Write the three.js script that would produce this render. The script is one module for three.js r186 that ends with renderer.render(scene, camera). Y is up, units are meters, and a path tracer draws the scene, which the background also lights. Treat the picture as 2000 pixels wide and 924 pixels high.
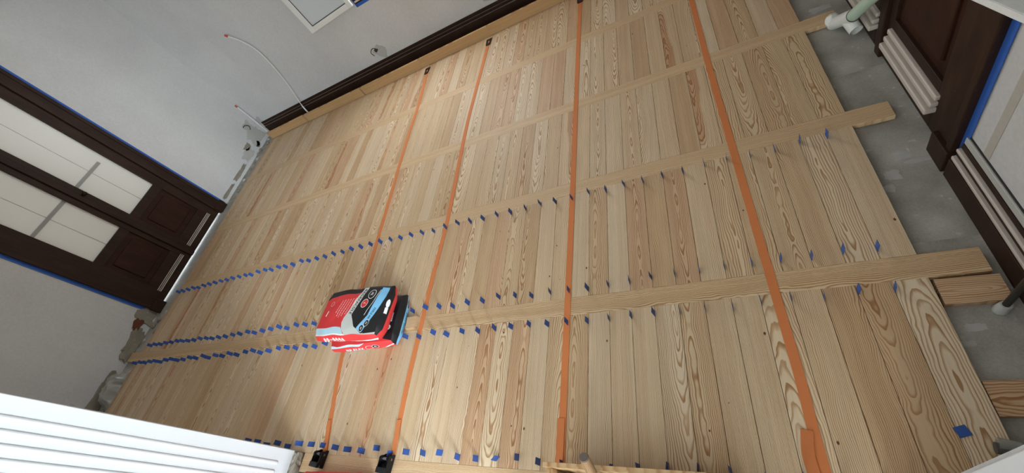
import * as THREE from 'three';
import { RoundedBoxGeometry } from 'three/addons/geometries/RoundedBoxGeometry.js';
import { mergeGeometries, mergeVertices } from 'three/addons/utils/BufferGeometryUtils.js';
import { RectAreaLightUniformsLib } from 'three/addons/lights/RectAreaLightUniformsLib.js';

// ------------------------------------------------------------------ camera, sky, light, exposure
const scene = new THREE.Scene();
const EYE = 1.8;
const camera = new THREE.PerspectiveCamera(59.476, 2000 / 924, 0.02, 100);
{
  const right = new THREE.Vector3(0.8732537, -0.4749753, -0.1087497);
  const down = new THREE.Vector3(-0.1846852, -0.5291661, 0.8281755);
  const fwd = new THREE.Vector3(-0.4509095, -0.7031229, -0.5498171);
  const m = new THREE.Matrix4().makeBasis(right, down.negate(), fwd.negate());
  camera.quaternion.setFromRotationMatrix(m);
  camera.position.set(0, EYE, 0);
}
scene.background = new THREE.Color(0.80, 0.90, 1.0);      // overcast daylight
scene.backgroundIntensity = 3;
const renderer = new THREE.WebGLRenderer();
renderer.toneMapping = THREE.LinearToneMapping;
renderer.toneMappingExposure = 1.6;
renderer.shadowMap.enabled = true;
RectAreaLightUniformsLib.init();
// the tall hall behind the camera: a big window to the right and a smaller one straight behind
const WIN = { x0: 2.3, x1: 5.3, y0: 0.9, y1: 3.9, z: 4.6 }, WIN2 = { x0: -2.1, x1: -0.7, y0: 0.9, y1: 2.5, z: 4.6 };
const WIN3 = { x0: -2.90, x1: -1.80, y0: 0.84, y1: 2.25, z: -4.36 };   // the open window of the back wall, above the frame
for (const [w, power, dir, tone] of [[WIN, 22, -1, [0.82, 0.92, 1.0]], [WIN2, 6, -1, [1.0, 0.97, 0.92]], [WIN3, 4, 1, [1.0, 0.97, 0.92]]]) {
  const l = new THREE.RectAreaLight(new THREE.Color(...tone), power, w.x1 - w.x0, w.y1 - w.y0);
  l.name = 'window_daylight';
  l.position.set((w.x0 + w.x1) / 2, (w.y0 + w.y1) / 2, w.z + 0.06 * dir);
  l.lookAt(l.position.x, l.position.y, 20 * dir);
  scene.add(l);
}

// ------------------------------------------------------------------ helpers
function rng(seed) { let a = seed >>> 0; return () => { a = (a + 0x6D2B79F5) | 0; let t = Math.imul(a ^ (a >>> 15), 1 | a); t = (t + Math.imul(t ^ (t >>> 7), 61 | t)) ^ t; return ((t ^ (t >>> 14)) >>> 0) / 4294967296; }; }
function hash(ix, iy, s) { let h = Math.imul(ix, 374761393) ^ Math.imul(iy, 668265263) ^ Math.imul(s, 1274126177); h = Math.imul(h ^ (h >>> 13), 1274126177); return ((h ^ (h >>> 16)) >>> 0) / 4294967295; }
function noise(x, y, s = 0) {
  const ix = Math.floor(x), iy = Math.floor(y), fx = x - ix, fy = y - iy, u = fx * fx * (3 - 2 * fx), v = fy * fy * (3 - 2 * fy);
  const a = hash(ix, iy, s), b = hash(ix + 1, iy, s), c = hash(ix, iy + 1, s), d = hash(ix + 1, iy + 1, s);
  return (a + (b - a) * u + (c - a) * v + (a - b - c + d) * u * v) * 2 - 1;
}
function fbm(x, y, s, o = 4) { let r = 0, a = 0.5; for (let i = 0; i < o; i++) { r += a * noise(x, y, s + i * 17); x *= 2.03; y *= 2.03; a *= 0.5; } return r; }
const smooth = (a, b, x) => { const t = Math.min(1, Math.max(0, (x - a) / (b - a))); return t * t * (3 - 2 * t); };
const mix = (a, b, t) => a + (b - a) * t;
const used = {};
function numbered(n) { const k = used[n] = (used[n] ?? -1) + 1; return k ? n + '_' + String(k).padStart(3, '0') : n; }
function shadows(o) { o.castShadow = o.receiveShadow = true; return o; }
function part(name, geo, mat, parent) { const m = shadows(new THREE.Mesh(geo, mat)); m.name = name; parent.add(m); return m; }
function tag(o, label, category, group) { o.userData.label = label; o.userData.category = category; if (group) o.userData.group = group; return o; }
function thing(name, label, category, p = [0, 0, 0], group) { const g = new THREE.Group(); g.name = numbered(name); g.position.set(...p); scene.add(g); return tag(g, label, category, group); }
function meshThing(name, geo, mat, label, category, group) { const m = shadows(new THREE.Mesh(geo, mat)); m.name = numbered(name); scene.add(m); return tag(m, label, category, group); }
function struct(name, label, category) { const g = new THREE.Group(); g.name = name; g.userData = { label, category, kind: 'structure' }; scene.add(g); return g; }
// box between two corners with uv in metres
function boxUV(g) {
  const p = g.attributes.position, n = g.attributes.normal, uv = new Float32Array(p.count * 2);
  for (let i = 0; i < p.count; i++) {
    const ax = Math.abs(n.getX(i)), ay = Math.abs(n.getY(i)), az = Math.abs(n.getZ(i));
    let u, v;
    if (ay >= ax && ay >= az) { u = p.getX(i); v = p.getZ(i); } else if (ax >= az) { u = p.getZ(i); v = p.getY(i); } else { u = p.getX(i); v = p.getY(i); }
    uv[2 * i] = u; uv[2 * i + 1] = v;
  }
  g.setAttribute('uv', new THREE.BufferAttribute(uv, 2)); return g;
}
function bx(x0, x1, y0, y1, z0, z1, r = 0) {
  const w = x1 - x0, h = y1 - y0, d = z1 - z0;
  const g = r ? new RoundedBoxGeometry(w, h, d, 2, r) : new THREE.BoxGeometry(w, h, d);
  g.translate((x0 + x1) / 2, (y0 + y1) / 2, (z0 + z1) / 2); return boxUV(g);
}
function bxp(x0, x1, y0, y1, z0, z1) { const g = bx(x0, x1, y0, y1, z0, z1); return g.index ? g.toNonIndexed() : g; }
function merged(list) { return mergeGeometries(list.map((g) => (g.index ? g.toNonIndexed() : g))); }
function dataTex(w, h, fn, srgb = true) {
  const d = new Uint8Array(w * h * 4), c = [0, 0, 0];
  for (let j = 0; j < h; j++) for (let i = 0; i < w; i++) { fn(i, j, c); const k = (j * w + i) * 4; d[k] = Math.max(0, Math.min(255, c[0])); d[k + 1] = Math.max(0, Math.min(255, c[1])); d[k + 2] = Math.max(0, Math.min(255, c[2])); d[k + 3] = 255; }
  const t = new THREE.DataTexture(d, w, h); t.magFilter = THREE.LinearFilter; t.minFilter = THREE.LinearFilter; t.wrapS = t.wrapT = THREE.RepeatWrapping;
  if (srgb) t.colorSpace = THREE.SRGBColorSpace; t.needsUpdate = true; return t;
}
const std = (o) => new THREE.MeshStandardMaterial(o);
const phys = (o) => new THREE.MeshPhysicalMaterial(o);

// ------------------------------------------------------------------ textures and materials
// Pine: growth rings of a trunk cut by the face of a board (u across, v along)
function pineTex(seed, o, W = 160, Hh = 1024, wid = 0.104, len = 0.70) {
  const r = rng(seed), knots = [];
  o = { ...o, contrast: Math.min(1.15, 0.22 + o.contrast) };
  for (let k = 0; k < (o.knots || 0); k++) knots.push([mix(-0.4, 0.4, r()) * wid, mix(0.08, 0.92, r()) * len, mix(0.0018, 0.005, r())]);
  const E0 = o.early || [222, 204, 176], L0 = o.late || [162, 122, 82];
  return dataTex(W, Hh, (i, j, c) => {
    const x = (i / W - 0.5) * wid, z = (j / Hh) * len;
    const wx = x + 0.006 * noise(z * 6, x * 20, seed + 3) + 0.0018 * noise(z * 28, x * 60, seed + 5);
    let d = o.d + o.taper * (z - len * 0.5) + o.wave * noise(z * 2.6 + 9, 3.3, seed + 1) + o.wave * 0.45 * noise(z * 9, x * 14, seed + 2) + 0.0012 * noise(z * 40, x * 50, seed + 14);
    let kd = 0;
    for (const [kx, kz, kr] of knots) {
      const a = (x - kx) / (kr * 2.4), b = (z - kz) / (kr * 7), e = Math.exp(-(a * a + b * b)); d += e * kr * 2.0;
      const q = Math.hypot((x - kx) / kr, (z - kz) / (kr * 1.5)); kd = Math.max(kd, 1 - smooth(0.65, 1.15, q + 0.2 * noise(x * 900, z * 500, seed)));
    }
    let rad = Math.sqrt((wx - o.x0) * (wx - o.x0) + d * d) + 0.0016 * noise(x * 30, z * 3, seed + 4) + 0.0004 * noise(x * 200, z * 18, seed + 6);
    const p = rad / o.ring, id = Math.floor(p), fr = p - id, str = 0.45 + 0.55 * hash(id, 7, seed);
    let late = smooth(0.42, 0.9, fr) * (1 - smooth(0.93, 1.0, fr)) * str * o.contrast;
    const broad = 0.5 + 0.5 * noise(p * 0.23, 1.7, seed + 8);
    late = Math.min(1, late * 1.0 + 0.22 * broad * o.contrast);
    const fib = 1 + 0.026 * noise(x * 2300, z * 22, seed + 9) + 0.022 * noise(x * 700, z * 7, seed + 10) + 0.02 * noise(x * 40, z * 6, seed + 11);
    const red = o.heart ? smooth(o.heart + 0.006, o.heart - 0.004, rad + 0.004 * noise(z * 5, 2, seed)) : 0;
    for (let k = 0; k < 3; k++) {
      let v = mix(E0[k], L0[k], late) * fib;
      v *= mix(1, [0.93, 0.84, 0.78][k], red);
      c[k] = mix(v, [84, 50, 32][k], kd * 0.92);
    }
  });
}
const PINE = [
  { x0: 0.004, d: 0.030, taper: 0.060, wave: 0.008, ring: 0.0052, contrast: 1.0 },
  { x0: -0.010, d: 0.022, taper: -0.070, wave: 0.010, ring: 0.0060, contrast: 0.9 },
  { x0: 0.018, d: 0.026, taper: 0.030, wave: 0.016, ring: 0.0056, contrast: 1.0, knots: 1 },
  { x0: 0.100, d: 0.060, taper: 0.010, wave: 0.006, ring: 0.0048, contrast: 0.75 },
  { x0: -0.090, d: 0.040, taper: 0.020, wave: 0.006, ring: 0.0038, contrast: 0.7 },
  { x0: 0.150, d: 0.020, taper: 0.006, wave: 0.004, ring: 0.0042, contrast: 0.55 },
  { x0: -0.005, d: 0.012, taper: 0.050, wave: 0.014, ring: 0.0075, contrast: 0.95 },
  { x0: 0.040, d: 0.030, taper: -0.040, wave: 0.010, ring: 0.0050, contrast: 0.9, heart: 0.045 },
  { x0: -0.055, d: 0.025, taper: 0.020, wave: 0.008, ring: 0.0046, contrast: 0.85, knots: 2 },
  { x0: 0.000, d: 0.035, taper: 0.010, wave: 0.020, ring: 0.0066, contrast: 0.85, knots: 1 },
  { x0: 0.070, d: 0.020, taper: 0.015, wave: 0.006, ring: 0.0040, contrast: 0.6 },
  { x0: -0.030, d: 0.018, taper: 0.080, wave: 0.006, ring: 0.0064, contrast: 1.0 },
  { x0: 0.025, d: 0.050, taper: -0.090, wave: 0.010, ring: 0.0070, contrast: 0.8 },
  { x0: -0.140, d: 0.030, taper: 0.004, wave: 0.005, ring: 0.0055, contrast: 0.65, knots: 1 },
  { x0: 0.012, d: 0.006, taper: 0.030, wave: 0.010, ring: 0.0085, contrast: 0.75 },
  { x0: 0.060, d: 0.050, taper: 0.050, wave: 0.012, ring: 0.0044, contrast: 0.9 },
];
{ const q = rng(515); for (let k = 0; k < 16; k++) { const flat = q() < 0.62; PINE.push({ x0: flat ? mix(-0.03, 0.03, q()) : mix(0.05, 0.14, q()) * (q() < 0.5 ? -1 : 1), d: mix(0.008, 0.045, q()), taper: mix(-0.07, 0.07, q()), wave: mix(0.006, 0.018, q()), ring: mix(0.0036, 0.0072, q()), contrast: mix(0.6, 1.0, q()), knots: q() < 0.4 ? 1 + Math.floor(q() * 2) : 0, heart: q() < 0.18 ? mix(0.03, 0.055, q()) : 0 }); } }
const TINT = [0xffffff, 0xf8f2e8, 0xf4e4d8, 0xece0d0, 0xfffcf6];
const pineTexs = PINE.map((o, i) => pineTex(101 + i * 31, o));
const pineMats = pineTexs.map((t) => TINT.map((c) => std({ map: t, color: c, roughness: 0.62 })));
const stripTexs = [0, 1, 2].map((k) => pineTex(900 + k * 7, { x0: [0.12, -0.09, 0.05][k], d: [0.03, 0.05, 0.02][k], taper: 0.004, wave: [0.012, 0.02, 0.01][k], ring: [0.0042, 0.0046, 0.0052][k], contrast: [0.6, 0.7, 0.9][k] }, 96, 2048, 0.095, 3.2));
const stripMats = stripTexs.map((t) => std({ map: t, color: 0xfbf2e4, roughness: 0.62 }));
const edgeMat = std({ map: pineTexs[3], color: 0xf2dfbf, roughness: 0.65 });

const plasterTex = dataTex(512, 512, (i, j, c) => { const v = 207 + 7 * fbm(i / 70, j / 70, 5, 4) + 4 * noise(i / 2.1, j / 2.1, 8); c[0] = v; c[1] = v; c[2] = v - 1; });
plasterTex.repeat.set(0.4, 0.4);
const plasterBump = dataTex(512, 512, (i, j, c) => { c[0] = c[1] = c[2] = 128 + 60 * noise(i / 3, j / 3, 21) + 50 * fbm(i / 24, j / 24, 22, 3); }, false);
plasterBump.repeat.set(1.3, 1.3);
const wallMat = std({ map: plasterTex, bumpMap: plasterBump, bumpScale: 0.0006, roughness: 0.85 });
const ceilMat = std({ color: 0xe6e4de, roughness: 0.95 });
const concTex = dataTex(512, 512, (i, j, c) => {
  const f = fbm(i / 60, j / 60, 31, 5), g = noise(i / 1.6, j / 1.6, 33), sp = smooth(0.66, 0.8, noise(i / 9, j / 9, 37)) * smooth(0.1, 0.5, f + 0.25);
  const v = 166 + 26 * f + 7 * g + 26 * sp; c[0] = v; c[1] = v - 3; c[2] = v - 11;
});
const concMat = std({ map: concTex, roughness: 0.8, bumpMap: concTex, bumpScale: 0.001 });
const darkTex = dataTex(256, 512, (i, j, c) => { const s = noise(i / 3, j / 60, 41) * 0.5 + noise(i / 12, j / 90, 42) * 0.5 + 0.3 * noise(i / 1.5, j / 1.5, 43); const sp = hash(i, j, 44) > 0.9985 ? 60 : 0; c[0] = 50 + 11 * s + sp; c[1] = 32 + 8 * s + sp; c[2] = 23 + 6 * s + sp; });
const darkWood = phys({ map: darkTex, roughness: 0.5, specularIntensity: 0.45 });
const darkPanel = phys({ map: darkTex, color: 0xffdccb, roughness: 0.55, specularIntensity: 0.4 });
const ribMat = std({ color: 0xc9c0b6, roughness: 0.35 });
const brownRib = std({ color: 0x75645a, roughness: 0.3 });
const whitePaint = std({ color: 0xd3d6d8, roughness: 0.42 });
const whiteSash = std({ color: 0xdedfdc, roughness: 0.5, bumpMap: plasterBump, bumpScale: 0.0008 });
const blueTape = std({ color: 0x2f63bd, roughness: 0.7 });
const shimMat = std({ color: 0x2b5299, roughness: 0.45 });
const strapMat = std({ color: 0xd07c46, roughness: 0.8, bumpMap: dataTex(64, 64, (i, j, c) => { c[0] = c[1] = c[2] = ((i + j) % 4 < 2 ? 90 : 170); }, false), bumpScale: 0.0004 });
const blackSteel = std({ color: 0x17171a, roughness: 0.4, metalness: 0.4 });
const steel = std({ color: 0x8e9092, roughness: 0.35, metalness: 0.9 });
const mortarMat = std({ map: concTex, color: 0xded8ce, roughness: 0.95, bumpMap: concTex, bumpScale: 0.004 });
const lightMortar = std({ map: plasterTex, color: 0xe3e1dc, roughness: 0.95, bumpMap: concTex, bumpScale: 0.004 });
const brickMat = std({ map: concTex, color: 0xa3664c, roughness: 0.95, bumpMap: concTex, bumpScale: 0.003 });
const smearMat = std({ map: plasterTex, color: 0xdedddb, roughness: 0.9 });
const crackMat = std({ color: 0x3a3836, roughness: 1 });

// ------------------------------------------------------------------ the room
const XL = -5.68, XR = 0.83, ZB = -4.30, ZF = -0.16, CEIL = 2.9, SLAB = -0.03;
const slab = struct('floor_001', 'bare grey concrete slab showing beside the pine boards', 'floor');
part('slab', bx(-7.2, 6.4, -0.25, SLAB, -4.9, 5.2), concMat, slab);
[[0.715, -1.425, 0.05, 0.045], [0.754, -1.383, 0.09, 0.02], [0.655, -1.332, 0.045, 0.05], [0.624, -1.269, 0.03, 0.03], [0.618, -0.61, 0.04, 0.012], [0.658, -0.663, 0.05, 0.02], [0.714, -2.596, 0.1, 0.05]].forEach(([x, z, w, d], k) => { const g = ragged(w, d, 40 + k, 0.0008); g.rotateX(-Math.PI / 2); part('paint_smear', g, smearMat, slab).position.set(x, SLAB, z); });
const hallFloor = struct('floor_002', 'plain hall floor behind the camera', 'floor');
part('hall_tiles', bx(-2.9, 6.0, SLAB, 0, -0.05, 4.6), concMat, hallFloor);

function wall(name, label, list) { const g = struct(name, label, 'wall'); part('plaster', merged(list.map((a) => bx(...a))), wallMat, g); return g; }
// left wall with the double door, z -2.80 .. -1.54
const wallL = wall('wall_left', 'white plaster wall with the dark double door', [
  [XL - 0.25, XL, SLAB, CEIL, ZB - 0.25, -2.80], [XL - 0.25, XL, SLAB, CEIL, -1.54, 0.14], [XL - 0.25, XL, 2.45, CEIL, -2.80, -1.54]]);
// back wall with a window opening x -2.9 .. -1.8
const wallB = wall('wall_back', 'white plaster wall behind the standing edge boards', [
  [XL - 0.25, -2.90, SLAB, CEIL, ZB - 0.25, ZB], [-1.80, XR + 0.25, SLAB, CEIL, ZB - 0.25, ZB], [-2.90, -1.80, SLAB, 0.84, ZB - 0.25, ZB], [-2.90, -1.80, 2.25, CEIL, ZB - 0.25, ZB]]);
const wallR = wall('wall_right', 'off-white plaster wall with the dark door beside the concrete strip', [
  [XR, XR + 0.25, SLAB, CEIL, ZB - 0.25, -2.71], [XR, XR + 0.25, SLAB, CEIL, -1.44, 0.14], [XR, XR + 0.25, 2.45, CEIL, -2.71, -1.44]]);
const OL = -2.445, OR = 0.32;   // the wide opening the photograph is taken from
const wallF = wall('wall_front', 'white wall with the wide opening', [
  [XL - 0.25, OL, SLAB, CEIL, ZF, 0.14], [OR, XR + 0.25, SLAB, CEIL, ZF, 0.14], [OL, OR, 2.5, CEIL, ZF, 0.14]]);
const HX0 = -2.9, HX1 = 6.0, HC = 4.6, HZ = WIN.z;
wall('wall_hall', 'white walls of the hall behind the camera', [
  [HX0 - 0.2, HX0, SLAB, HC, 0.14, HZ + 0.2], [OR, OR + 0.14, SLAB, HC, 0.14, 0.9], [HX1, HX1 + 0.2, SLAB, HC, 0.14, HZ + 0.2], [XR + 0.25, HX1, SLAB, HC, -0.06, 0.14], [HX0, XR + 0.25, CEIL, HC, -0.06, 0.14],
  [HX0, WIN2.x0, SLAB, HC, HZ, HZ + 0.2], [WIN2.x1, WIN.x0, SLAB, HC, HZ, HZ + 0.2], [WIN.x1, HX1, SLAB, HC, HZ, HZ + 0.2],
  ...[WIN, WIN2].flatMap((w) => [[w.x0, w.x1, SLAB, w.y0, HZ, HZ + 0.2], [w.x0, w.x1, w.y1, HC, HZ, HZ + 0.2]])]);
{
  const c = struct('ceiling', 'plain white ceiling', 'ceiling');
  part('ceiling_plaster', bx(-6, 1.08, CEIL, CEIL + 0.2, -4.6, -0.06), ceilMat, c);
  const h = struct('ceiling_hall', 'white ceiling of the hall behind the camera', 'ceiling');
  part('ceiling_plaster', bx(HX0 - 0.2, HX1 + 0.2, HC, HC + 0.2, -0.06, HZ + 0.2), ceilMat, h);
}

// ------------------------------------------------------------------ pine floor
const BW = 0.1045, XE = 0.598, XW = -5.41;
const ROWS = [[-4.035, -3.3145], [-3.2185, -2.5035], [-2.4055, -1.7245], [-1.6275, -0.9385], [-0.8425, -0.1535]];
const STRIPS = [[-3.3140, -3.2190, 0.60, XW], [-2.5030, -2.4060, 0.755, XW], [-1.7240, -1.6280, 0.752, XW], [-0.9380, -0.8430, 0.760, -5.63], [-0.1530, -0.055, OR - 0.01, OL + 0.06]];
const TH = 0.024;
function boardGeo(w, len, fu, fv, lenUV = 1, c = 0.0007) {
  const P = [[-w / 2, -TH], [-w / 2, -c], [-w / 2 + c, 0], [w / 2 - c, 0], [w / 2, -c], [w / 2, -TH]], pos = [], uv = [];
  const U = (x) => (fu ? 0.5 - x / w : 0.5 + x / w), V = (z) => (fv ? 0.5 - z / len : 0.5 + z / len) * lenUV;
  const q = (a, b) => { for (const [p, z] of [[a, 1], [b, 1], [b, -1], [a, 1], [b, -1], [a, -1]]) { pos.push(p[0], p[1], z * len / 2); uv.push(U(p[0]), V(z * len / 2)); } };
  for (let i = 0; i < P.length; i++) q(P[i], P[(i + 1) % P.length]);
  // flip to outward winding, then the end faces
  const g = new THREE.BufferGeometry();
  for (const s of [1, -1]) for (let i = 1; i < P.length - 1; i++) { const t = s > 0 ? [P[0], P[i + 1], P[i]] : [P[0], P[i], P[i + 1]]; for (const p of t) { pos.push(p[0], p[1], s * len / 2); uv.push(U(p[0]), 0.5 + p[1] * 2); } }
  g.setAttribute('position', new THREE.Float32BufferAttribute(pos, 3)); g.setAttribute('uv', new THREE.Float32BufferAttribute(uv, 2));
  g.computeVertexNormals();
  // make sure the top looks up
  if (g.attributes.normal.getY(12) < 0) { for (let i = 0; i < pos.length; i += 9) for (let k = 0; k < 3; k++) { const t = pos[i + 3 + k]; pos[i + 3 + k] = pos[i + 6 + k]; pos[i + 6 + k] = t; } for (let i = 0; i < uv.length; i += 6) for (let k = 0; k < 2; k++) { const t = uv[i + 2 + k]; uv[i + 2 + k] = uv[i + 4 + k]; uv[i + 4 + k] = t; } g.setAttribute('position', new THREE.Float32BufferAttribute(pos, 3)); g.setAttribute('uv', new THREE.Float32BufferAttribute(uv, 2)); g.computeVertexNormals(); }
  return g;
}
const floor = struct('floor', 'new pale pine boards laid in rows between cross strips', 'floor');
const seams = [];
{
  const r = rng(77);
  const NB = Math.ceil((XE - XW) / BW);
  for (let k = 1; k < NB; k++) seams.push(XE - k * BW);
  ROWS.forEach(([z0, z1], row) => {
    const len = z1 - z0, geos = [0, 1, 2, 3].map((k) => boardGeo(BW - 0.0011, len, k & 1, k & 2)), wide = [0, 1, 2, 3].map((k) => boardGeo(BW - 0.0016, len, k & 1, k & 2)), last = XE - (NB - 1) * BW - XW, narrow = boardGeo(last - 0.0011, len, 0, 0);
    let prev = -1;
    for (let k = 0; k < NB; k++) {
      const xr = XE - k * BW, xl = Math.max(XW, xr - BW);
      let v; do { v = Math.floor(r() * pineMats.length); } while (v === prev); prev = v;
      const tv = r(), m = part('floor_board', k === NB - 1 ? narrow : (k < 15 ? wide : geos)[Math.floor(r() * 4)], pineMats[v][tv < 0.34 ? 0 : tv < 0.6 ? 1 : tv < 0.74 ? 2 : tv < 0.84 ? 3 : 4], floor);
      m.position.set((xr + xl) / 2, -0.0006 * r(), (z0 + z1) / 2);
    }
  });
  STRIPS.forEach(([z0, z1, x1, x0], k) => {
    const len = x1 - x0, g = boardGeo(z1 - z0, len, k & 1, 0, len / 3.2); g.rotateY(Math.PI / 2);
    part('cross_strip', g, stripMats[[1, 0, 1, 2, 0][k]], floor).position.set((x0 + x1) / 2, 0.0002, (z0 + z1) / 2);
  });
}
// boards standing on edge along the back wall
for (const [x0, x1, z, turn, lab] of [[-5.40, -4.63, -4.072, 0.010, 'short pine board on edge in the far left corner by the white conduits'], [-4.60, -3.55, -4.066, -0.012, 'pine board on edge between the two shorter joints below the back baseboard'], [-3.53, 0.60, -4.060, 0, 'long pine board on edge under the dark back baseboard behind the black strap hooks']]) {
  const g = boardGeo(0.105, x1 - x0, 0, 0, (x1 - x0) / 0.9); g.rotateZ(-Math.PI / 2 - 0.0); g.rotateY(Math.PI / 2);
  const m = meshThing('edge_board', g, edgeMat, lab, 'board');
  m.position.set((x0 + x1) / 2, 0.0525 + SLAB + 0.03, z); m.rotation.y = turn;
}

// ------------------------------------------------------------------ baseboards
{
  const b = struct('baseboard_back', 'dark brown moulded baseboard along the back wall', 'baseboard');
  part('plinth', bx(-5.60, XR, SLAB, 0.105, ZB, ZB + 0.030, 0.003), darkWood, b);
  part('bead', bx(-5.60, XR, 0.106, 0.113, ZB, ZB + 0.026, 0.003), brownRib, b);
  part('moulding', bx(-5.60, XR, 0.113, 0.140, ZB, ZB + 0.020, 0.006), darkWood, b);
  part('bead', bx(-5.60, XR, 0.140, 0.145, ZB, ZB + 0.017, 0.002), brownRib, b);
  part('moulding', bx(-5.60, XR, 0.145, 0.178, ZB, ZB + 0.013, 0.005), darkWood, b);
  const r = baseboardRight();
  function baseboardRight() {
    const g = struct('baseboard_right', 'dark baseboard with scuffed light ribs on the right wall', 'baseboard');
    for (const [z0, z1, ] of [[-1.29, ZF], [-4.27, -2.86]]) {
      part('plinth', bx(XR - 0.036, XR, SLAB, 0.062, z0, z1, 0.003), darkWood, g);
      part('rib', bx(XR - 0.032, XR, 0.063, 0.078, z0, z1, 0.004), ribMat, g);
      part('moulding', bx(XR - 0.020, XR, 0.078, 0.102, z0, z1, 0.003), darkWood, g);
      part('rib', bx(XR - 0.026, XR, 0.102, 0.116, z0, z1, 0.005), ribMat, g);
      part('moulding', bx(XR - 0.014, XR, 0.116, 0.138, z0, z1, 0.003), darkWood, g);
      part('cap', bx(XR - 0.010, XR, 0.138, 0.168, z0, z1, 0.003), std({ color: 0xb9bab4, roughness: 0.6 }), g);
      part('caulk_line', bx(XR - 0.004, XR, 0.168, 0.173, z0, z1), crackMat, g);
    }
    return g;
  }
}

// ------------------------------------------------------------------ double doors
// built facing +x around z = 0 (mid of the two leaves), wall face at x = 0
const paneGlass = phys({ color: 0xffffff, roughness: 0.4, transmission: 1, thickness: 0, ior: 1.45 });
const shutterMat = std({ color: 0xf1f1ea, roughness: 0.8 });
function doubleDoor(name, label, half, leafW, gapBottom, ribs) {
  const g = struct(name, label, 'door');
  const co = half + 0.13;               // outer half width of the casing
  // casing
  for (const s of [-1, 1]) {
    const c = part('casing', merged([bx(-0.02, 0.016, SLAB, 2.58, Math.min(s * half, s * co), Math.max(s * half, s * co), 0.004), bx(0.010, 0.026, SLAB, 2.58, Math.min(s * (co - 0.035), s * co), Math.max(s * (co - 0.035), s * co), 0.005)]), darkWood, g);
    part('plinth_block', bx(0.0, 0.036, SLAB, 0.075, Math.min(s * (half + 0.01), s * (co + 0.008)), Math.max(s * (half + 0.01), s * (co + 0.008)), 0.004), darkWood, g);
    part('blue_tape', bx(0.0, 0.0022, 0.0, 2.62, Math.min(s * co, s * (co + 0.032)), Math.max(s * co, s * (co + 0.032))), blueTape, g);
  }
  part('head_casing', bx(-0.02, 0.016, 2.45, 2.58, -half, half, 0.004), darkWood, g);
  for (const s of [-1, 1]) {
    const z0 = s > 0 ? 0.003 : -half, z1 = s > 0 ? half : -0.003, gz0 = s > 0 ? 0.085 : -half + 0.105, gz1 = s > 0 ? half - 0.105 : -0.085;
    const L = new THREE.Group(); L.name = 'door_leaf'; g.add(L);
    part('stile', bx(-0.05, -0.008, gapBottom, 2.44, z0, gz0, 0.003), darkWood, L);
    part('stile', bx(-0.05, -0.008, gapBottom, 2.44, gz1, z1, 0.003), darkWood, L);
    part('bottom_rail', bx(-0.05, -0.008, gapBottom, 0.21, gz0, gz1, 0.002), darkWood, L);
    part('middle_rail', bx(-0.05, -0.008, 0.63, 0.72, gz0, gz1, 0.002), darkWood, L);
    part('top_rail', bx(-0.05, -0.008, 2.32, 2.44, gz0, gz1, 0.002), darkWood, L);
    part('panel', merged([bx(-0.04, -0.022, 0.20, 0.64, gz0 - 0.01, gz1 + 0.01), bx(-0.03, -0.010, 0.265, 0.575, gz0 + 0.05, gz1 - 0.05, 0.008)]), darkPanel, L);
    part('glass_pane', bx(-0.026, -0.022, 0.71, 2.33, gz0 - 0.008, gz1 + 0.008), paneGlass, L);
    for (const [y0, y1, d] of ribs) part('weather_rib', bx(-0.012, d, y0, y1, gz0 - 0.02, gz1 + 0.02, Math.min(0.006, (y1 - y0) * 0.35)), ribMat, L);
    const mid = (gz0 + gz1) / 2;
    for (const [a, b] of [[gz0, mid - 0.003], [mid + 0.003, gz1]]) part('shutter_board', bx(-0.055, -0.036, 0.70, 2.34, a, b), shutterMat, L);
    part('shutter_backing', bx(-0.066, -0.057, 0.70, 2.34, gz0, gz1), crackMat, L);
    part('shutter_bar', bx(-0.0355, -0.0325, 1.187, 1.220, s > 0 ? gz0 : gz0 + 0.08, gz1), std({ color: 0x8d8d89, roughness: 0.7 }), L);
  }
  part('meeting_bead', bx(-0.012, 0.010, gapBottom, 2.44, -0.028, 0.028, 0.006), darkWood, g);
  const kn = new THREE.SphereGeometry(0.021, 16, 12); kn.scale(1, 1, 1); kn.translate(0.03, 1.13, -0.05);
  part('knob', merged([kn, (() => { const c = new THREE.CylinderGeometry(0.009, 0.012, 0.04, 12); c.rotateZ(Math.PI / 2); c.translate(0.0, 1.13, -0.05); return c; })()]), darkWood, g);
  return g;
}
const dl = doubleDoor('door_1', 'dark brown double door with pale glass panes on the left wall', 0.63, 0.63, -0.006, [[0.068, 0.076, 0.004], [0.084, 0.090, 0.0], [0.099, 0.106, -0.002]]);
dl.position.set(XL + 0.004, 0, -2.168);
const dr = doubleDoor('door_2', 'dark brown panelled double door on the right wall beside the concrete', 0.635, 0.635, -0.026, [[0.070, 0.096, 0.030], [0.104, 0.126, 0.018], [0.136, 0.160, 0.008]]);
dr.rotation.y = Math.PI; dr.position.set(XR - 0.004, 0, -2.075);

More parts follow.
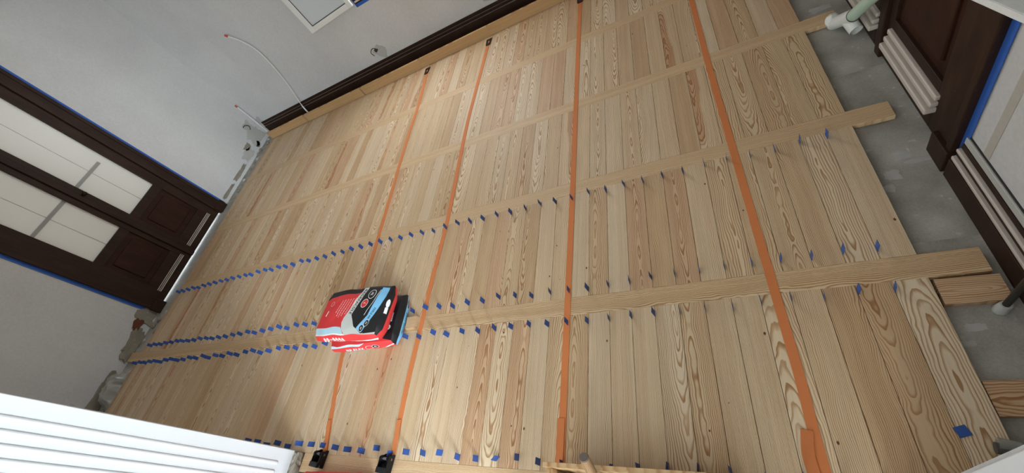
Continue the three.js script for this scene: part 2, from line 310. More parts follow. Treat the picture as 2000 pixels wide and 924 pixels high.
// ------------------------------------------------------------------ the window on the back wall with its folded-back sash
{
  const w = struct('window_1', 'dark window casing edged with blue tape on the back wall', 'window');
  part('casing', merged([bx(-2.98, -2.90, 0.80, 2.33, ZB, ZB + 0.02, 0.004), bx(-1.80, -1.72, 0.80, 2.33, ZB, ZB + 0.02, 0.004), bx(-2.90, -1.80, 0.80, 0.86, ZB, ZB + 0.02, 0.004), bx(-2.90, -1.80, 2.25, 2.33, ZB, ZB + 0.02, 0.004)]), darkWood, w);
  part('sill_rib', bx(-2.97, -1.74, 0.815, 0.832, ZB + 0.012, ZB + 0.03, 0.004), ribMat, w);
  part('blue_tape', merged([bxp(-2.985, -1.70, 0.765, 0.80, ZB, ZB + 0.002), bxp(-3.0, -2.98, 0.765, 2.35, ZB, ZB + 0.002)]), blueTape, w);
  const s = thing('window_sash', 'open white window sash folded back against the wall', 'window sash', [-2.985, 0.815, ZB + 0.045]);
  s.rotation.y = 0.16;
  const W = 0.60, Hh = 1.35;
  part('frame', merged([bx(-W, -W + 0.06, 0, Hh, 0, 0.035, 0.004), bx(-0.05, 0, 0, Hh, 0, 0.035, 0.004), bx(-W + 0.06, -0.05, 0, 0.055, 0, 0.035, 0.004), bx(-W + 0.06, -0.05, Hh - 0.055, Hh, 0, 0.035, 0.004)]), whiteSash, s);
  part('pane', bx(-W + 0.055, -0.045, 0.05, Hh - 0.05, 0.012, 0.018), std({ color: 0xc9cfd1, roughness: 0.3 }), s);
  part('glazing_bead', merged([bx(-W + 0.06, -W + 0.066, 0.055, Hh - 0.055, 0.019, 0.024), bx(-W + 0.06, -0.05, 0.055, 0.061, 0.019, 0.024)]), crackMat, s);
}

// ------------------------------------------------------------------ white fluted jamb of the opening, left, and the plain one, right
{
  const t = struct('trim_1', 'bright white fluted door jamb in the near left corner', 'jamb');
  part('jamb_board', bx(OL, OL + 0.015, 0.037, 2.5, -0.157, 0.14, 0.004), whitePaint, t);
  for (let k = 0; k < 5; k++) {
    const g = new THREE.CapsuleGeometry(0.0105, 2.24, 6, 16); g.translate(0, 0.118 + 1.13, 0); 
    part('flute_bead', g, whitePaint, t).position.set(OL + 0.0125, 0, -0.083 + k * 0.0445);
  }
  const r = struct('trim_2', 'plain white jamb at the bottom right corner', 'jamb');
  part('jamb_board', bx(OR - 0.012, OR, 0.0, 2.5, -0.15, 0.14, 0.003), whitePaint, r);
}

// ------------------------------------------------------------------ broken plaster along the wall bases
function ragged(w, h, seed, depth = 0.006, n = 26) {
  const s = new THREE.Shape();
  for (let i = 0; i < n; i++) { const a = i / n * Math.PI * 2, k = 0.72 + 0.38 * hash(i, 3, seed) + 0.1 * Math.sin(a * 3 + seed); const cx = Math.sign(Math.cos(a)) * Math.pow(Math.abs(Math.cos(a)), 0.6), cy = Math.sign(Math.sin(a)) * Math.pow(Math.abs(Math.sin(a)), 0.6); const x = cx * w / 2 * k, y = cy * h / 2 * k; i ? s.lineTo(x, y) : s.moveTo(x, y); }
  return boxUV(new THREE.ExtrudeGeometry(s, { depth, bevelEnabled: true, bevelThickness: depth * 0.6, bevelSize: 0.004, bevelSegments: 1 }));
}
function onLeft(name, w, h, z, y, mat, seed, depth = 0.005, tilt = 0) { const g = ragged(w, h, seed, depth); g.rotateZ(tilt); g.rotateY(Math.PI / 2); part(name, g, mat, wallL).position.set(XL, y, z); }
function onBack(name, w, h, x, y, mat, seed, depth = 0.004, tilt = 0) { const g = ragged(w, h, seed, depth); g.rotateZ(tilt); part(name, g, mat, wallB).position.set(x, y, ZB); }
onLeft('plaster_patch', 0.30, 0.24, -4.10, 0.11, lightMortar, 3, 0.004);
onLeft('plaster_patch', 0.16, 0.10, -4.14, 0.28, lightMortar, 31, 0.003);
onLeft('plaster_patch', 0.22, 0.12, -3.78, 0.07, lightMortar, 5);
onLeft('mortar_patch', 0.13, 0.07, -3.86, 0.13, mortarMat, 6);
onLeft('mortar_patch', 0.34, 0.045, -3.45, 0.035, mortarMat, 7);
onLeft('mortar_patch', 0.26, 0.035, -3.12, 0.03, mortarMat, 8);
onLeft('mortar_patch', 0.09, 0.05, -4.02, 0.04, crackMat, 12, 0.004, 0.5);
onLeft('mortar_patch', 0.18, 0.18, -1.33, 0.06, mortarMat, 9, 0.006);
onLeft('exposed_brick', 0.13, 0.075, -1.22, 0.085, brickMat, 10, 0.010, 0.1);
onLeft('mortar_patch', 0.34, 0.12, -1.03, 0.03, mortarMat, 11, 0.012);
onLeft('mortar_patch', 0.42, 0.10, -0.52, 0.03, mortarMat, 14, 0.012);
onLeft('mortar_patch', 0.12, 0.06, -0.33, 0.16, lightMortar, 15, 0.003, 0.6);
onBack('plaster_patch', 0.13, 0.15, -3.13, 0.27, lightMortar, 20, 0.004, 0.7);
onBack('plaster_hole', 0.055, 0.035, -3.17, 0.30, crackMat, 21, 0.005, 0.4);
onBack('plaster_patch', 0.10, 0.12, -5.60, 0.20, lightMortar, 23, 0.003);
onBack('plaster_patch', 0.16, 0.07, -1.64, 0.25, lightMortar, 24, 0.003);
{ // wire loops sticking out of the two holes
  const hookA = new THREE.TubeGeometry(new THREE.CatmullRomCurve3([[XL - 0.002, 0.30, -4.08], [XL + 0.03, 0.31, -4.10], [XL + 0.035, 0.26, -4.14], [XL + 0.02, 0.22, -4.12]].map((p) => new THREE.Vector3(...p))), 20, 0.005, 6);
  meshThing('wire_hook', hookA, crackMat, 'dark bent wire end sticking out of the broken plaster in the far left corner', 'wire');
  const hookB = new THREE.TubeGeometry(new THREE.CatmullRomCurve3([[-3.15, 0.31, ZB - 0.002], [-3.19, 0.34, ZB + 0.02], [-3.235, 0.31, ZB + 0.03], [-3.23, 0.26, ZB + 0.02]].map((p) => new THREE.Vector3(...p))), 20, 0.004, 6);
  meshThing('wire_hook', hookB, crackMat, 'dark wire end poking from the hole in the back wall above the baseboard', 'wire');
}
// grey filled chase on the right wall
part('filled_chase', bx(XR - 0.0015, XR, 0.175, 1.6, -1.20, -1.165), std({ map: plasterTex, color: 0xe6dfd4, roughness: 0.95 }), wallR);

// ------------------------------------------------------------------ conduits in the far corner
function conduit(pts, lab) {
  const t = thing('conduit', lab, 'conduit'), v = pts.map((p) => new THREE.Vector3(...p)), c = new THREE.CatmullRomCurve3(v);
  const n = 40, g = new THREE.TubeGeometry(c, n, 0.0085, 8), p = g.attributes.position;
  for (let i = 0; i <= n; i++) { const q = c.getPointAt(i / n), k = i / n < 0.16 ? 1.15 : 0.62; for (let j = 0; j <= 8; j++) { const a = i * 9 + j; p.setXYZ(a, q.x + (p.getX(a) - q.x) * k, q.y + (p.getY(a) - q.y) * k, q.z + (p.getZ(a) - q.z) * k); } }
  part('tube', g, std({ color: 0xe9e9e6, roughness: 0.4 }), t);
  const e = v[v.length - 1], d = e.clone().sub(v[v.length - 2]).normalize(), cap = new THREE.CylinderGeometry(0.011, 0.011, 0.035, 10);
  const m = part('red_cap', cap, std({ color: 0xc4452f, roughness: 0.5 }), t); m.position.copy(e).addScaledVector(d, 0.005); m.quaternion.setFromUnitVectors(new THREE.Vector3(0, 1, 0), d);
}
conduit([[-4.60, SLAB, -4.14], [-4.60, 0.15, -4.16], [-4.49, 0.55, -4.19], [-4.44, 0.95, -4.19], [-4.50, 1.12, -4.18], [-4.585, 1.23, -4.17]], 'tall bent white conduit with a red cap rising by the back baseboard');
conduit([[-5.50, SLAB, -4.16], [-5.515, 0.15, -4.17], [-5.535, 0.35, -4.19], [-5.55, 0.54, -4.20]], 'short white conduit with a red cap in the far left corner');

// ------------------------------------------------------------------ blue shims standing in the seams
{
  const g = boxUV(new RoundedBoxGeometry(0.0011, 0.045, 0.027, 1, 0.0004)); g.translate(0, 0.0225, 0);
  const r = rng(4242);
  const rows = [
    ['A', -1.598, (x) => x > -5.36, ' upright blue shim from the right in the row below the third cross strip', 'shims below the third strip'],
    ['B', -0.983, (x) => x > -5.30 && !(x > -2.52 && x < -1.83), ' upright blue shim from the right in the row above the strip under the bags', 'shims above the bag strip'],
    ['C', -0.805, (x) => x > -5.36 && !(x > -2.47 && x < -1.84), ' upright blue shim from the right in the row below the strip under the bags', 'shims below the bag strip'],
    ['D', -0.190, (x) => x > -3.35 && x < 0.45, ' upright blue shim from the right in the nearest row by the threshold', 'shims in the nearest row'],
  ];
  const ordinal = (k) => (k % 10 === 1 && k % 100 !== 11 ? k + 'st' : k % 10 === 2 && k % 100 !== 12 ? k + 'nd' : k % 10 === 3 && k % 100 !== 13 ? k + 'rd' : k + 'th');
  for (const [row, z, ok, label, group] of rows) { let n = 0; for (const x of seams) {
    if (!ok(x)) { r(); r(); r(); r(); continue; }
    const m = meshThing('blue_shim', g, shimMat, ordinal(++n) + label, 'shim', group);
    m.position.set(x, 0.0004, z + (r() - 0.5) * 0.024);
    m.rotation.set((r() - 0.5) * 0.16, (r() - 0.5) * 0.34, (r() - 0.5) * 0.2);
    if (row === 'D' && Math.abs(x + 1.074) < 0.03) m.rotation.y = -0.75;
    const k = 0.9 + 0.2 * r(); m.scale.set(1, k, 1);
  } }
  const flat = meshThing('blue_shim', g.clone().translate(0, -0.0225, 0), shimMat, 'blue shim fallen flat on the boards near the bottom right corner', 'shim');
  flat.rotation.set(0, 0.3, Math.PI / 2); flat.position.set(0.505, 0.0012, -0.341); flat.scale.set(1, 0.7, 1.1);
}

// ------------------------------------------------------------------ orange ratchet straps
function ribbon(pts, w, y0 = 0.0007, t = 0.0018) {
  const c = new THREE.CatmullRomCurve3(pts.map(([x, z]) => new THREE.Vector3(x, 0, z)), false, 'catmullrom', 0.3), n = pts.length * 6, pos = [], idx = [], uv = [];
  for (let i = 0; i <= n; i++) {
    const p = c.getPoint(i / n), d = c.getTangent(i / n), nx = d.z, nz = -d.x, L = Math.hypot(nx, nz);
    for (const [s, y] of [[-1, y0], [1, y0], [1, y0 + t], [-1, y0 + t]]) { pos.push(p.x + s * nx / L * w / 2, y, p.z + s * nz / L * w / 2); uv.push((s + 1) * 0.5, i * 2); }
  }
  for (let i = 0; i < n; i++) for (let k = 0; k < 4; k++) { const a = i * 4 + k, b = i * 4 + (k + 1) % 4, e = a + 4, f = b + 4; idx.push(a, e, b, b, e, f); }
  idx.push(0, 1, 2, 0, 2, 3); const o = n * 4; idx.push(o, o + 2, o + 1, o, o + 3, o + 2);
  const g = new THREE.BufferGeometry(); g.setAttribute('position', new THREE.Float32BufferAttribute(pos, 3)); g.setAttribute('uv', new THREE.Float32BufferAttribute(uv, 2)); g.setIndex(idx);
  const h = g.toNonIndexed(); h.computeVertexNormals(); return h;
}
function hookGeo() { // flat black steel claw with an open middle
  const s = new THREE.Shape([[-0.032, 0], [-0.026, -0.105], [-0.012, -0.115], [0.012, -0.115], [0.026, -0.105], [0.032, 0]].map((p) => new THREE.Vector2(...p)));
  s.holes.push(new THREE.Path([[-0.012, -0.03], [0.012, -0.03], [0.010, -0.075], [-0.010, -0.075]].map((p) => new THREE.Vector2(...p))));
  const g = new THREE.ExtrudeGeometry(s, { depth: 0.004, bevelEnabled: false }); g.rotateX(Math.PI / 2); g.translate(0, 0.007, -0.06); return g;   // lies flat
}
function ratchet(parent, x, z, turn) {
  const r = new THREE.Group(); r.name = 'ratchet'; r.position.set(x, 0, z); r.rotation.y = turn; r.scale.set(1, 1, 0.6); parent.add(r);
  for (const s of [-1, 1]) {
    const sh = new THREE.Shape(); sh.moveTo(-0.075, 0.002); sh.lineTo(0.075, 0.002); sh.lineTo(0.075, 0.022); sh.lineTo(0.03, 0.036); sh.absarc(-0.035, 0.028, 0.026, 0.2, Math.PI, false); sh.lineTo(-0.075, 0.014); sh.closePath();
    const g = new THREE.ExtrudeGeometry(sh, { depth: 0.004, bevelEnabled: false }); g.rotateY(-Math.PI / 2); g.translate(s * 0.026 + 0.002, 0.001, 0);
    part('side_plate', g, blackSteel, r);
  }
  const ax = new THREE.CylinderGeometry(0.012, 0.012, 0.06, 16); ax.rotateZ(Math.PI / 2); ax.translate(0, 0.032, -0.035); part('spool', ax, steel, r);
  for (const s of [-1, 1]) { const w = new THREE.CylinderGeometry(0.022, 0.022, 0.004, 14); w.rotateZ(Math.PI / 2); w.translate(s * 0.02, 0.032, -0.035); part('ratchet_wheel', w, blackSteel, r); }
  part('base_plate', bx(-0.026, 0.026, 0.003, 0.007, -0.06, 0.075), blackSteel, r);
  part('handle', merged([bx(-0.033, -0.028, 0.03, 0.05, -0.05, 0.05, 0.002), bx(0.028, 0.033, 0.03, 0.05, -0.05, 0.05, 0.002), bx(-0.033, 0.033, 0.036, 0.056, 0.03, 0.075, 0.006)]), blackSteel, r);
}
const STRAPS = [
  ['orange ratchet strap passing under the stacked bags', [[-2.535, -3.95], [-2.48, -3.35], [-2.46, -2.69], [-2.39, -1.6], [-2.385, -1.24], [-2.345, -0.71], [-2.235, -0.25], [-2.212, -0.16]], [-2.215, -0.128, -0.10], true],
  ['orange ratchet strap just right of the stacked bags', [[-1.735, -3.95], [-1.755, -2.72], [-1.715, -1.715], [-1.723, -1.2], [-1.722, -0.865], [-1.72, -0.53], [-1.70, -0.16]], [-1.71, -0.130, -0.06], true],
  ['orange strap running straight down the middle of the floor', [[-0.757, -3.95], [-0.761, -2.78], [-0.763, -1.63], [-0.767, -0.89], [-0.769, -0.4], [-0.769, -0.05]], null, true],
  ['rightmost orange strap with a folded loose end near the bottom', [[0.085, -3.99], [0.097, -3.18], [0.101, -2.46], [0.114, -1.71], [0.13, -0.93], [0.138, -0.52], [0.136, -0.32], [0.140, -0.05]], null, true],
];
STRAPS.forEach(([label, pts, rat, hook], k) => {
  const t = thing('ratchet_strap', label, 'strap', [0, 0, 0]);
  part('webbing', ribbon(pts, 0.034), strapMat, t);
  if (hook) { const h = part('hook', hookGeo(), blackSteel, t); h.rotation.y = Math.PI; h.position.set(pts[0][0], 0, pts[0][1] - 0.08); }
  if (rat) ratchet(t, ...rat);
  if (k === 0) part('loose_end', ribbon([[-2.262, -0.33], [-2.240, -0.26], [-2.215, -0.17]], 0.030, 0.006), strapMat, t);
  if (k === 1) part('loose_end', ribbon([[-1.712, -0.34], [-1.700, -0.25], [-1.695, -0.17]], 0.030, 0.006), strapMat, t);
  if (k === 2) part('loose_end', ribbon([[-0.775, -0.36], [-0.776, -0.2], [-0.777, -0.05]], 0.034, 0.004), strapMat, t);
  if (k === 3) { const l = part('loose_end', ribbon([[0.118, -0.335], [0.104, -0.26], [0.108, -0.18], [0.114, -0.04]], 0.036, 0.005), strapMat, t); l.rotation.z = 0.0; }
});

// ------------------------------------------------------------------ bags of tile adhesive
function canvasTex(w, h, draw) { const c = document.createElement('canvas'); c.width = w; c.height = h; draw(c.getContext('2d'), w, h); const t = new THREE.CanvasTexture(c); t.colorSpace = THREE.SRGBColorSpace; return t; }
const RED = '#d4383a', BLK = '#17181b', SKY = '#7fc4ee', PALE = '#b5d8e6', WHT = '#eef0ee';
function poly(x, pts, w, h, fill) { x.fillStyle = fill; x.beginPath(); pts.forEach(([u, v], i) => (i ? x.lineTo(u * w, v * h) : x.moveTo(u * w, v * h))); x.closePath(); x.fill(); }
function emblem(x, u, v, s, dark, w, h, rot = 0, txt = '') { x.save(); x.translate(u * w, v * h); x.rotate(rot); x.beginPath(); x.ellipse(0, 0, s * 1.25, s, 0, 0, 7); x.fillStyle = dark; x.fill(); x.lineWidth = s * 0.14; x.strokeStyle = WHT; x.stroke(); x.fillStyle = WHT; x.font = 'bold ' + Math.round(s * 0.95) + 'px sans-serif'; x.textAlign = 'center'; x.textBaseline = 'middle'; x.fillText(txt, 0, 0); x.restore(); }
function word(x, t, u, v, size, rot, fill, w, h, sx = 1) { x.save(); x.translate(u * w, v * h); x.rotate(rot); x.scale(sx, 1); x.fillStyle = fill; x.font = 'bold ' + size + 'px sans-serif'; x.textAlign = 'left'; x.textBaseline = 'middle'; x.fillText(t, 0, 0); x.restore(); }
const bagTop = canvasTex(1024, 640, (x, w, h) => {
  x.fillStyle = RED; x.fillRect(0, 0, w, h);
  poly(x, [[0, 0], [0.62, 0], [0.60, 0.09], [0.05, 0.14], [0, 0.2]], w, h, BLK);
  poly(x, [[0, 0.84], [0.44, 0.84], [0.52, 1], [0, 1]], w, h, PALE);
  poly(x, [[0, 0.97], [0.52, 0.97], [0.55, 1], [0, 1]], w, h, WHT);
  poly(x, [[0.60, 0], [1, 0], [1, 1], [0.54, 1], [0.46, 0.88], [0.43, 0.74], [0.44, 0.64]], w, h, '#c9cdca');
  poly(x, [[0.68, 0], [0.97, 0], [1, 0.05], [1, 0.9], [0.80, 0.98], [0.66, 0.86], [0.55, 0.58], [0.62, 0.3]], w, h, BLK);
  poly(x, [[0.90, 0], [1.0, 0], [1.0, 0.22], [0.88, 0.75], [0.80, 0.96], [0.70, 0.90], [0.82, 0.62]], w, h, SKY);
  poly(x, [[1.0, 0.32], [1, 0.96], [0.83, 0.98], [0.90, 0.75]], w, h, BLK);
  x.strokeStyle = WHT; x.lineWidth = 7; x.beginPath(); x.moveTo(0.885 * w, 0.05 * h); x.lineTo(0.83 * w, 0.36 * h); x.lineTo(0.765 * w, 0.62 * h); x.stroke();
  emblem(x, 0.775, 0.16, 52, BLK, w, h, 1.95, 'dL'); emblem(x, 0.705, 0.37, 48, RED, w, h, 1.95, 'L');
  word(x, 'BAGREACOLE', 0.640, 0.03, 64, 1.93, BLK, w, h, 0.9); word(x, 'HP FLEX', 0.580, 0.14, 44, 1.93, WHT, w, h, 0.9);
  word(x, 'FERLE-HR', 0.90, 0.46, 44, 1.92, BLK, w, h, 0.8);
  emblem(x, 0.845, 0.78, 34, BLK, w, h, 1.9, 'S1'); emblem(x, 0.785, 0.88, 34, BLK, w, h, 1.9, '20');
  for (let k = 0; k < 6; k++) { x.save(); x.translate((0.54 - k * 0.045) * w, (0.2 + k * 0.012) * h); x.rotate(1.86); x.fillStyle = 'rgba(240,215,210,0.75)'; let u = 0; const r = rng(60 + k); const L = [150, 230, 260, 270, 240, 150][k]; while (u < L) { const a = 10 + r() * 22; x.fillRect(u, -7, a, 13); u += a + 6; } x.restore(); }
  emblem(x, 0.14, 0.30, 26, RED, w, h, 1.9, ''); x.save(); x.translate(0.11 * w, 0.52 * h); x.rotate(1.9); x.fillStyle = WHT; x.fillRect(-40, -8, 80, 18); x.restore();
});
const bagFront = canvasTex(1024, 256, (x, w, h) => {
  x.fillStyle = RED; x.fillRect(0, 0, w, h);
  for (let k = 0; k < 7; k++) { x.fillStyle = WHT; x.beginPath(); x.ellipse((0.16 + k * 0.052) * w, 0.36 * h, 20, 46 - (k === 2 ? 32 : 0), 0.1, 0, 7); x.fill(); x.fillStyle = RED; x.beginPath(); x.ellipse((0.16 + k * 0.052) * w, 0.36 * h, 6, 14, 0.1, 0, 7); x.fill(); }
  poly(x, [[0, 0.74], [0.55, 0.70], [1, 0.40], [1, 0.50], [0.6, 0.80], [0, 0.84]], w, h, WHT);
  poly(x, [[0.2, 0.84], [0.6, 0.82], [0.95, 0.55], [0.95, 0.8], [0.6, 1], [0.2, 1]], w, h, PALE);
});
const bagFrontLow = canvasTex(1024, 256, (x, w, h) => {
  x.fillStyle = RED; x.fillRect(0, 0, w, h);
  poly(x, [[0, 0], [0.6, 0], [0.5, 0.14], [0, 0.2]], w, h, PALE);
  word(x, 'HP FLEX', 0.24, 0.46, 74, 0, WHT, w, h, 1.05); emblem(x, 0.62, 0.44, 44, RED, w, h, 0, ''); emblem(x, 0.72, 0.40, 40, BLK, w, h, 0, 'dL');
  poly(x, [[0, 0.76], [0.6, 0.72], [0.6, 1], [0, 1]], w, h, PALE);
  poly(x, [[0.5, 0.92], [0.8, 0.72], [1, 0.3], [1, 0.42], [0.82, 0.84], [0.55, 1]], w, h, WHT);
});
const bagEndLow = canvasTex(512, 256, (x, w, h) => {   // seen from +x: left = near side
  x.fillStyle = BLK; x.fillRect(0, 0, w, h);
  poly(x, [[0, 0.62], [0.1, 0.55], [1, 0.62], [1, 1], [0, 1]], w, h, SKY);
  word(x, 'HP FLEX', 0.34, 0.80, 46, 0, BLK, w, h); emblem(x, 0.85, 0.78, 38, BLK, w, h, 0, 'dL');
});
const bagEndTop = canvasTex(256, 128, (x, w, h) => { x.fillStyle = BLK; x.fillRect(0, 0, w, h); poly(x, [[0, 0.2], [0.15, 0.45], [0.85, 0.6], [1, 0.5], [1, 1], [0, 1]], w, h, RED); emblem(x, 0.62, 0.26, 16, WHT, w, h, 0, ''); x.fillStyle = WHT; x.fillRect(0.42 * w, 0.14 * h, 0.12 * w, 0.22 * h); });
const bagTopLow = canvasTex(1024, 640, (x, w, h) => {
  x.fillStyle = RED; x.fillRect(0, 0, w, h);
  poly(x, [[0.84, 0], [1, 0], [1, 1], [0.86, 0.94], [0.85, 0.85]], w, h, BLK);
  x.fillStyle = WHT; x.fillRect(0.905 * w, 0.40 * h, 0.05 * w, 0.2 * h); x.fillStyle = BLK; for (let k = 0; k < 12; k++) x.fillRect(0.91 * w, (0.41 + k * 0.0155) * h, 0.04 * w, k % 3 ? 3 : 5);
  emblem(x, 0.925, 0.72, 26, WHT, w, h, 1.6, ''); word(x, '25', 0.928, 0.695, 30, 1.57, BLK, w, h);
});
const redPaper = std({ color: 0xcf3335, roughness: 0.55 }), blackPaper = std({ color: 0x1b1c1f, roughness: 0.5 });
const print = (t) => std({ map: t, roughness: 0.5 });
function bagGeo(L, T, W, seed, e = 0.16) { // box whose rims are pulled in and whose faces bulge
  const g = new THREE.BoxGeometry(1, 1, 1, 28, 8, 20), p = g.attributes.position;
  for (let i = 0; i < p.count; i++) {
    let x = p.getX(i) * 2, y = p.getY(i) * 2, z = p.getZ(i) * 2;
    const ex = smooth(0.55, 1, Math.abs(x)), ez = smooth(0.5, 1, Math.abs(z)), ey = Math.abs(y);
    const cx = 1 - 0.05 * ey * ey * (1 - 0.3 * ez) - 0.035 * ez * ez, cz = 1 - 0.11 * ey * ey - 0.03 * ex * ex;
    let Y = y * (1 - 0.16 * ex * ex - 0.16 * ez * ez - 0.06 * ex * ez);
    const n = 0.05 * noise(x * 2.1 + 3, z * 2.3, seed) + 0.03 * noise(x * 5.2, z * 4.7 + y * 3, seed + 1);
    p.setXYZ(i, x * cx * L / 2 + n * 0.12 * L * 0.2, (Y + n * (y > 0 ? 1 : 0.1)) * T / 2, z * cz * W / 2 + 0.006 * noise(x * 3, y * 3, seed + 5));
  }
  g.computeVertexNormals(); return g;
}
function bag(label, L, T, W, p, turn, mats, seed) {
  const t = thing('cement_bag', label, 'bag', p); t.rotation.y = turn;
  const g = bagGeo(L, T, W, seed), src = g.groups; g.translate(0, T / 2, 0);
  const names = ['end_panel', 'end_panel', 'top_panel', 'bottom_panel', 'side_panel', 'side_panel'];
  const ng = g.toNonIndexed();
  src.forEach((gr, k) => { const s = new THREE.BufferGeometry(); for (const a of ['position', 'normal', 'uv']) { const at = ng.attributes[a], n = at.itemSize; s.setAttribute(a, new THREE.BufferAttribute(at.array.slice(gr.start * n, (gr.start + gr.count) * n), n)); } part(names[k], s, mats[k], t); });
  return t;
}
bag('lower red and black paper bag lying on the boards under another bag', 0.56, 0.106, 0.335, [-2.115, 0.001, -0.905], 0.02, [print(bagEndLow), redPaper, print(bagTopLow), redPaper, print(bagFrontLow), blackPaper], 8);
bag('upper red paper bag with black, white and blue print on top of the stack', 0.57, 0.110, 0.345, [-2.13, 0.112, -0.925], -0.05, [print(bagEndTop), redPaper, print(bagTop), redPaper, print(bagFront), blackPaper], 15);
bag('red bag lying by the threshold cut off by the bottom edge of the picture', 0.50, 0.12, 0.34, [-1.99, 0.001, 0.100], 0.04, [redPaper, redPaper, print(canvasTex(512, 256, (x, w, h) => { x.fillStyle = '#c5302f'; x.fillRect(0, 0, w, h); word(x, 'HP', 0.45, 0.10, 34, 0, WHT, w, h, 1.6); })), redPaper, redPaper, redPaper], 21);
// thin offcut lying on the strip beside the bags
{
  const m = meshThing('wood_offcut', boardGeo(0.075, 0.075, 0, 0, 0.12).rotateY(Math.PI / 2), stripMats[1], 'short pale wood offcut poking out from under the bags', 'offcut');
  m.position.set(-1.790, TH + 0.001, -0.897); m.rotation.y = 0.06;
}

// ------------------------------------------------------------------ loose boards on the slab at the right
{
  const a = meshThing('loose_board', boardGeo(0.096, 0.165, 0, 0, 0.3).rotateY(Math.PI / 2), pineMats[6][2], 'short loose board on the concrete tucked below the strip end near the right baseboard', 'board');
  a.position.set(0.690, SLAB + TH + 0.001, -0.787); a.rotation.y = -0.02;
  const b = meshThing('loose_board', boardGeo(0.102, 0.21, 0, 0, 0.35).rotateY(Math.PI / 2), pineMats[1][2], 'short board on the concrete at the right edge of the picture', 'board');
  b.position.set(0.706, SLAB + TH + 0.001, -0.436);
}

// ------------------------------------------------------------------ pipes and odds and ends at the right
function tube(a, b, r, r2 = r, seg = 20) { const A = new THREE.Vector3(...a), B = new THREE.Vector3(...b), g = new THREE.CylinderGeometry(r2, r, A.distanceTo(B), seg); g.applyQuaternion(new THREE.Quaternion().setFromUnitVectors(new THREE.Vector3(0, 1, 0), B.clone().sub(A).normalize())); g.translate((A.x + B.x) / 2, (A.y + B.y) / 2, (A.z + B.z) / 2); return g; }
function pipeGeo(a, b, r, wall = 0.003) { // open pipe
  const A = new THREE.Vector3(...a), B = new THREE.Vector3(...b), h = A.distanceTo(B);
  const g = new THREE.LatheGeometry([[r - wall, 0], [r, 0], [r, h], [r - wall, h], [r - wall, 0]].map((p) => new THREE.Vector2(...p)), 24);
  g.applyQuaternion(new THREE.Quaternion().setFromUnitVectors(new THREE.Vector3(0, 1, 0), B.clone().sub(A).normalize())); g.translate(A.x, A.y, A.z); return g;
}
{
  const pvc = std({ color: 0xdfe3dd, roughness: 0.45 }), green = std({ color: 0xb9d0bd, roughness: 0.45 });
  const t = thing('pipe_tee', 'white plastic pipe tee with a pale green pipe leaning by the right door', 'pipe', [0, 0, 0]);
  const foot = [0.735, 0.012, -2.375], mid = [0.762, 0.115, -2.245], top = [0.905, 0.62, -1.75];
  part('tee_body', merged([pipeGeo([0.728, -0.012, -2.402], mid, 0.032), (() => { const g = new THREE.SphereGeometry(0.036, 18, 14), p = g.attributes.position; for (let i = 0; i < p.count; i++) { const k = 1 + 0.16 * noise(p.getX(i) * 90, p.getY(i) * 90 + p.getZ(i) * 70, 5); p.setXYZ(i, p.getX(i) * k, p.getY(i) * k, p.getZ(i) * k); } g.computeVertexNormals(); g.translate(0.728, 0.008, -2.402); return g; })()]), pvc, t);
  part('branch', pipeGeo([0.752, 0.075, -2.300], [0.772, 0.045, -2.212], 0.030), pvc, t);
  part('green_pipe', pipeGeo(mid, [0.79, 0.42, -1.98], 0.027), green, t);
  const f = thing('leaning_pole', 'dark pole with a white rubber foot leaning at the right baseboard', 'pole', [0, 0, 0]);
  part('pole', tube([0.738, 0.0, -0.715], [0.775, 0.80, -0.745], 0.010), std({ color: 0x2b2824, roughness: 0.5 }), f);
  part('rubber_foot', tube([0.736, SLAB, -0.717], [0.739, 0.015, -0.714], 0.020, 0.015), std({ color: 0xbfc0bb, roughness: 0.7 }), f);
  const p = thing('grey_pipe', 'dark grey pipe stub wrapped in clear film on the boards at the bottom right', 'pipe', [0, 0, 0]);
  part('stub', tube([0.553, 0.018, -0.296], [0.80, 0.020, -0.262], 0.016, 0.012), std({ color: 0x4a4a45, roughness: 0.5 }), p);
  part('film', tube([0.560, 0.022, -0.306], [0.605, 0.022, -0.296], 0.019, 0.016, 9), phys({ color: 0xd8dad6, roughness: 0.25, transmission: 0.7, thickness: 0 }), p);
  const s = thing('white_shelf', 'white board edge jutting from the right wall in the top right corner', 'shelf', [0.735, 0.88, -1.02]);
  s.rotation.y = 0.265;
  part('board', bx(-0.085, 0.05, 0, 0.02, -0.36, 0.5, 0.003), whiteSash, s);
  part('bracket', bx(-0.03, 0.05, -0.06, 0, -0.02, 0.0), steel, s);
}

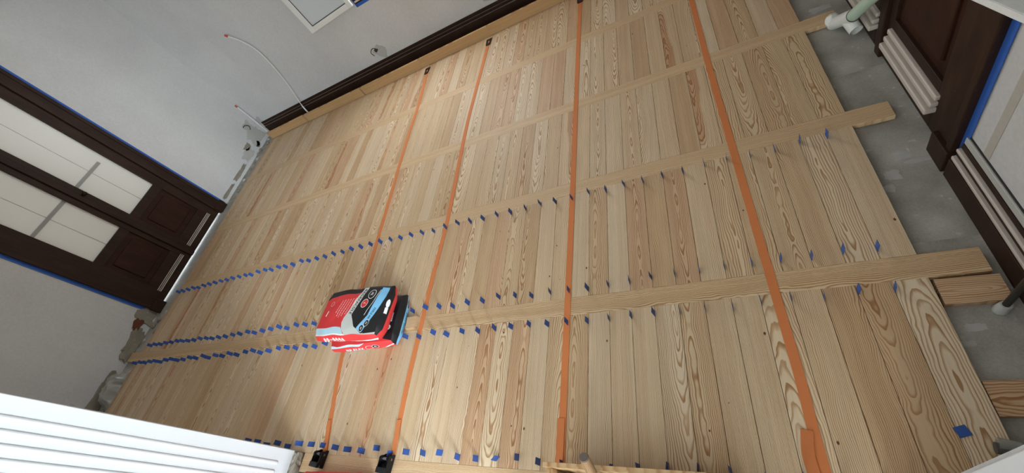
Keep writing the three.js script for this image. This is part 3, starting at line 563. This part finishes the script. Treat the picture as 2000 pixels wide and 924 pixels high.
// ------------------------------------------------------------------ crumpled clear film by the left wall
{
  const n = 44, g = new THREE.PlaneGeometry(0.20, 0.34, n, n); g.rotateX(-Math.PI / 2); const p = g.attributes.position;
  for (let i = 0; i < p.count; i++) {
    const x = p.getX(i), z = p.getZ(i), e = 1 - Math.max(Math.abs(x) / 0.10, Math.abs(z) / 0.17);
    const rd = 1 - Math.abs(noise(x * 22, z * 16, 61)), r2 = 1 - Math.abs(noise(x * 48 + 3, z * 40, 62));
    p.setXYZ(i, x + 0.02 * noise(x * 30, z * 30, 63), 0.012 + smooth(0, 0.5, e) * (0.035 + 0.05 * rd + 0.02 * r2), z + 0.02 * noise(x * 30, z * 30, 64));
  }
  g.computeVertexNormals();
  const m = meshThing('plastic_film', g, phys({ color: 0xd9dad4, roughness: 0.16, transmission: 0.55, thickness: 0, side: THREE.DoubleSide }), 'crumpled clear plastic film stuffed between the boards and the left wall', 'film');
  m.position.set(-5.545, SLAB, -0.58);
  // rubble in the gap
  const r = rng(99), geos = [];
  for (let k = 0; k < 3; k++) { const q = mergeVertices(new THREE.IcosahedronGeometry(0.02, 1).deleteAttribute('normal').deleteAttribute('uv')), a = q.attributes.position; for (let i = 0; i < a.count; i++) { const f = 0.7 + 0.5 * hash(i, k, 12); a.setXYZ(i, a.getX(i) * f * 1.3, a.getY(i) * f * 0.7, a.getZ(i) * f); } const h = q.toNonIndexed(); h.computeVertexNormals(); geos.push(boxUV(h)); }
  const spots = []; for (let k = 0; k < 12; k++) spots.push([mix(-5.63, -5.47, r()), -4.15 + 0.1 * k + 0.03 * r()]); for (let k = 0; k < 10; k++) spots.push([mix(-5.63, -5.46, r()), k < 5 ? -1.38 + 0.075 * k : -0.36 + 0.035 * (k - 5)]);
  spots.forEach(([x, z], k) => {
    const far = k < 12, m2 = meshThing('rubble_chunk', geos[k % 3], k % 4 ? mortarMat : lightMortar, far ? 'small chunk of broken plaster in the gap beyond the left door' : 'small chunk of broken plaster in the gap on the near side of the left door', 'rubble', far ? 'rubble beyond the left door' : 'rubble on the near side of the left door');
    const sc = 0.5 + r() * 0.8; m2.scale.setScalar(sc); m2.rotation.y = r() * 6; m2.position.set(x, SLAB + 0.011 * sc, z);
  });
}
// rough masonry stub at the foot of the white jamb
{
  const q = mergeVertices(new THREE.BoxGeometry(0.05, 0.036, 0.11, 4, 3, 8).deleteAttribute('normal').deleteAttribute('uv')), a = q.attributes.position;
  for (let i = 0; i < a.count; i++) a.setXYZ(i, a.getX(i) + 0.008 * noise(a.getY(i) * 90, a.getZ(i) * 60, 71), a.getY(i) + 0.004 * noise(a.getX(i) * 80, a.getZ(i) * 70, 72), a.getZ(i) + 0.008 * noise(a.getX(i) * 60, a.getY(i) * 60, 73));
  const h = q.toNonIndexed(); h.computeVertexNormals(); boxUV(h);
  const m = meshThing('masonry_stub', h, mortarMat, 'rough grey masonry stub under the white fluted jamb', 'masonry'); m.position.set(-2.412, 0.0195, -0.09);
}

// ------------------------------------------------------------------ tool crate at the bottom edge
{
  const t = thing('tool_crate', 'open plywood tool crate cut off by the bottom edge of the picture', 'crate', [-0.41, 0.001, 0.02]);
  const ply = std({ map: pineTexs[5], color: 0xdccbb0, roughness: 0.8 });
  part('side', bx(-0.31, -0.292, 0, 0.24, -0.165, 0.17, 0.001), ply, t); part('side', bx(0.292, 0.31, 0, 0.24, -0.165, 0.17, 0.001), ply, t);
  part('far_wall', bx(-0.325, 0.325, 0, 0.25, -0.183, -0.166, 0.001), ply, t); part('near_wall', bx(-0.31, 0.31, 0, 0.24, 0.17, 0.187, 0.001), ply, t);
  part('bottom', bx(-0.29, 0.29, 0, 0.014, -0.164, 0.168), ply, t);
  const h = thing('hammer', 'worn round wooden hammer handle standing in the crate', 'hammer', [0, 0, 0]);
  const hp = part('handle', tube([-0.5475, 0.06, -0.050], [-0.527, 0.385, -0.168], 0.016, 0.0165), std({ map: pineTexs[4], color: 0xb8a48e, roughness: 0.7 }), h);
  part('handle_end', tube([-0.5272, 0.3845, -0.1675], [-0.5269, 0.3880, -0.1688], 0.0150, 0.0140), std({ color: 0x6d625a, roughness: 0.9 }), h);
  part('head', bx(-0.61, -0.485, 0.017, 0.06, -0.065, -0.025, 0.006), steel, h);
  const c = meshThing('spray_cap', new THREE.CylinderGeometry(0.028, 0.03, 0.19, 20), std({ color: 0xb9c6cf, roughness: 0.4 }), 'pale round can top inside the tool crate', 'can'); c.position.set(-0.655, 0.111, -0.095);
}

renderer.render(scene, camera);
